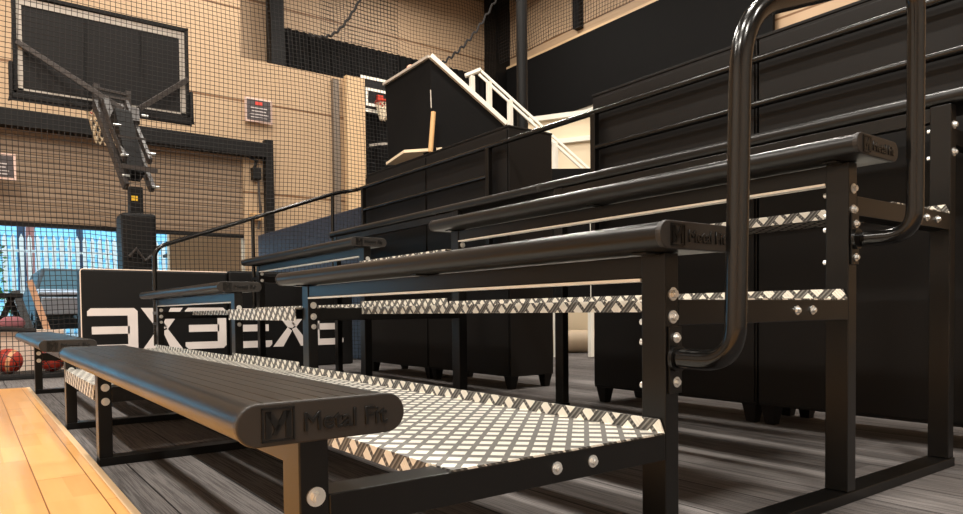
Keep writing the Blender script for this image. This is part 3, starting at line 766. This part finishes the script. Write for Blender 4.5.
tag(build('wood_plank', MB().bar((.80, 11.4, .02), (.55, 11.7, .95), .10, .04, (0, 1, 0)), 'carblack'), 'dark plank leaning left of the orange plank', 'plank')
bx_ = thing('tool_trolley', 'dark tool trolley standing inside the shutter opening', 'trolley', (1.9, 11.0, 0))
build('body', MB().box(1.62, 1.95, 10.8, 11.2, .12, .82), 'dark_steel', bx_, 0.02)
build('tray', MB().box(1.2, 1.62, 10.9, 11.2, .55, .60).tube([(1.3, 11, .6), (1.36, 11, .95), (1.42, 11, .62)], .03, 8), 'dark_steel', bx_, 0.01)
for x in (1.68, 1.9): build('castor', MB().tube([(x - .02, 10.9, .06), (x + .02, 10.9, .06)], .06, 14), 'tyre', bx_)

# ------------------------------------------------------------------ yard outside
struct('ground_yard', MB().box(-14, 22, 12.2, 40, -.12, -.02), 'asphalt')
tag(build('building', MB().box(-12, 24, 27, 29, -.02, 9), 'building'), 'large blue ribbed-clad building across the yard', 'building')
tag(build('pillar', MB().box(1.06, 1.23, 21.0, 21.2, -.02, 5), 'dark_col'), 'dark blue pillar in the yard beside the shrub', 'pillar')
tag(build('pillar', MB().box(1.26, 1.44, 21.2, 21.4, -.02, 5), 'brick_red'), 'reddish pillar just right of the dark blue pillar', 'pillar')
tag(build('pillar', MB().box(2.37, 2.51, 21.0, 21.2, -.02, 5), 'dark_col'), 'dark blue pillar behind the black vehicle', 'pillar')
tag(build('pillar', MB().box(6.34, 6.48, 21.0, 21.2, -.02, 5), 'dark_col'), 'dark blue pillar at the right end of the yard', 'pillar')
fn = thing('palisade_fence', 'pale palisade fence standing across the yard', 'fence', (4, 20.4, 0))
for z in (.4, 2.2): build('rail', MB().bar((-3, 20.45, z), (9, 20.45, z), .05, .06), 'fence', fn)
first = None
xx = .6; i = 0
while xx < 8.0:
    m = MB().prism([(xx - .045, 0), (xx + .045, 0), (xx + .045, 2.5), (xx, 2.62), (xx - .045, 2.5)], 'y', 20.36, 20.40)
    if first is None: first = build('picket', m, 'fence', fn); fx0 = xx
    else:
        c = first.copy(); COL.objects.link(c); c.parent = fn; c.location = (xx - fx0, 0, 0)
    xx += .17
def car(name, cx, yf, w, hgt, L, matb, math_, label, cat):
    t = thing(name, label, cat, (cx, yf + L / 2, 0))
    x0, x1 = cx - w / 2, cx + w / 2; y1 = yf + L
    prof = [(yf, .45), (yf + .02, hgt * .60), (yf + .35, hgt * .68), (y1, hgt * .68), (y1, .45)]
    build('body', MB().prism(prof, 'x', x0, x1), matb, t, 0.05)
    m = MB().hexa([(x0 + .04, yf + .95, hgt * .66), (x1 - .04, yf + .95, hgt * .66), (x1 - .04, y1 - .3, hgt * .66), (x0 + .04, y1 - .3, hgt * .66)],
                  [(x0 + .22, yf + 1.5, hgt), (x1 - .22, yf + 1.5, hgt), (x1 - .22, y1 - .6, hgt), (x0 + .22, y1 - .6, hgt)])
    cab = build('cabin', m, matb, t, 0.04)
    g = MB()
    a, b = Vector((x0 + .14, yf + 1.05, hgt * .70)), Vector((x1 - .14, yf + 1.05, hgt * .70)); c, d = Vector((x1 - .29, yf + 1.45, hgt * .955)), Vector((x0 + .29, yf + 1.45, hgt * .955))
    nn = Vector((0, -.03, .02)); g.hexa([a, b, b + nn, a + nn], [d, c, c + nn, d + nn])
    build('windscreen', g, 'glass', cab)
    build('bonnet', MB().hexa([(x0 + .05, yf + .1, hgt * .63), (x1 - .05, yf + .1, hgt * .63), (x1 - .08, yf + 1.0, hgt * .66), (x0 + .08, yf + 1.0, hgt * .66)],
                              [(x0 + .08, yf + .12, hgt * .67), (x1 - .08, yf + .12, hgt * .67), (x1 - .1, yf + 1.0, hgt * .72), (x0 + .1, yf + 1.0, hgt * .72)]), math_, t, 0.02)
    build('grille', MB().box(x0 + .1, x1 - .1, yf - .02, yf + .02, hgt * .40, hgt * .60), math_, t, 0.02)
    build('bumper', MB().box(x0, x1, yf - .08, yf + .05, .35, hgt * .37), 'carblack', t, 0.03)
    for x in (x0 + .1, x1 - .1):
        for y in (yf + .8, y1 - .8): build('wheel', MB().tube([(x - .1, y, .33), (x + .1, y, .33)], .35, 20), 'tyre', t)
    return t
car('pickup_truck', 1.92, 15.0, 1.85, 1.56, 4.6, 'carblack', 'cargrey', 'black pickup truck with a pale grey front parked outside the opening', 'truck')
car('van', 5.3, 15.4, 1.8, 2.0, 4.2, 'carwhite', 'carwhite', 'white van parked in the yard, right of the hoop stand', 'van')
cn = thing('canopy', 'dark flat-roofed canopy on posts over the white van', 'canopy', (6.0, 17, 0))
build('roof', MB().box(4.2, 7.6, 15.2, 19.8, 2.1, 2.18), 'dark_steel', cn, 0.01)
for x in (4.3, 7.5): build('canopy_post', MB().box(x - .04, x + .04, 15.3, 15.38, 0, 2.1), 'fence', cn)
# shrub
sb = thing('shrub', 'leafy green shrub outside at the far left', 'shrub', (.25, 14.2, 0))
lf = MB()
for i in range(700):
    a = random.uniform(0, 2 * PI); h = random.uniform(.1, 1.9); r = .42 * math.sqrt(random.random()) * (1.15 - .45 * h / 1.9)
    c = Vector((.22 + r * math.cos(a), 14.2 + r * math.sin(a), h)); d1 = Vector((random.uniform(-1, 1), random.uniform(-1, 1), random.uniform(-.4, 1))).normalized()
    d2 = d1.cross(Vector((random.uniform(-1, 1), random.uniform(-1, 1), random.uniform(-1, 1)))).normalized(); L = random.uniform(.05, .1)
    lf.add([c, c + d1 * L * .5 + d2 * L * .28, c + d1 * L, c + d1 * L * .5 - d2 * L * .28], [(0, 1, 2, 3)])
build('foliage', lf, 'leaf', sb)
sm2 = MB()
for k in range(5):
    a = k * 1.3; sm2.tube([(.22, 14.2, 0), (.22 + .15 * math.cos(a), 14.2 + .15 * math.sin(a), .9), (.22 + .25 * math.cos(a), 14.2 + .25 * math.sin(a), 1.7)], .012, 5)
build('stem', sm2, 'stem', sb)

# ------------------------------------------------------------------ light
def area(name, loc, sx, sy, power, col=(1, .94, .85), rot=(0, 0, 0)):
    l = bpy.data.lights.new(name, 'AREA'); l.shape = 'RECTANGLE'; l.size = sx; l.size_y = sy; l.energy = power; l.color = col
    o = bpy.data.objects.new(name, l); COL.objects.link(o); o.location = loc; o.rotation_euler = rot; return o
for x, y in ((-5, 1), (-5, 6), (-1.2, -3), (-1.2, 2), (-1.2, 7), (3.2, -3), (3.0, 3.5), (3.2, 9.5), (7.6, 1), (8, 6.5), (8.2, 11.5)):
    area('high_bay', (x, y, 8.4), .4, 1.5, 520 if x < 0 and y < 5 else 300)
w = bpy.data.worlds.new('world'); SC.world = w; w.use_nodes = True
bg = w.node_tree.nodes['Background']; bg.inputs[0].default_value = (.70, .89, 1.0, 1); bg.inputs[1].default_value = 4.2
SC.view_settings.view_transform = 'Standard'; SC.view_settings.look = 'None'; SC.view_settings.gamma = 1; SC.view_settings.use_curve_mapping = False
SC.view_settings.exposure = 0.0
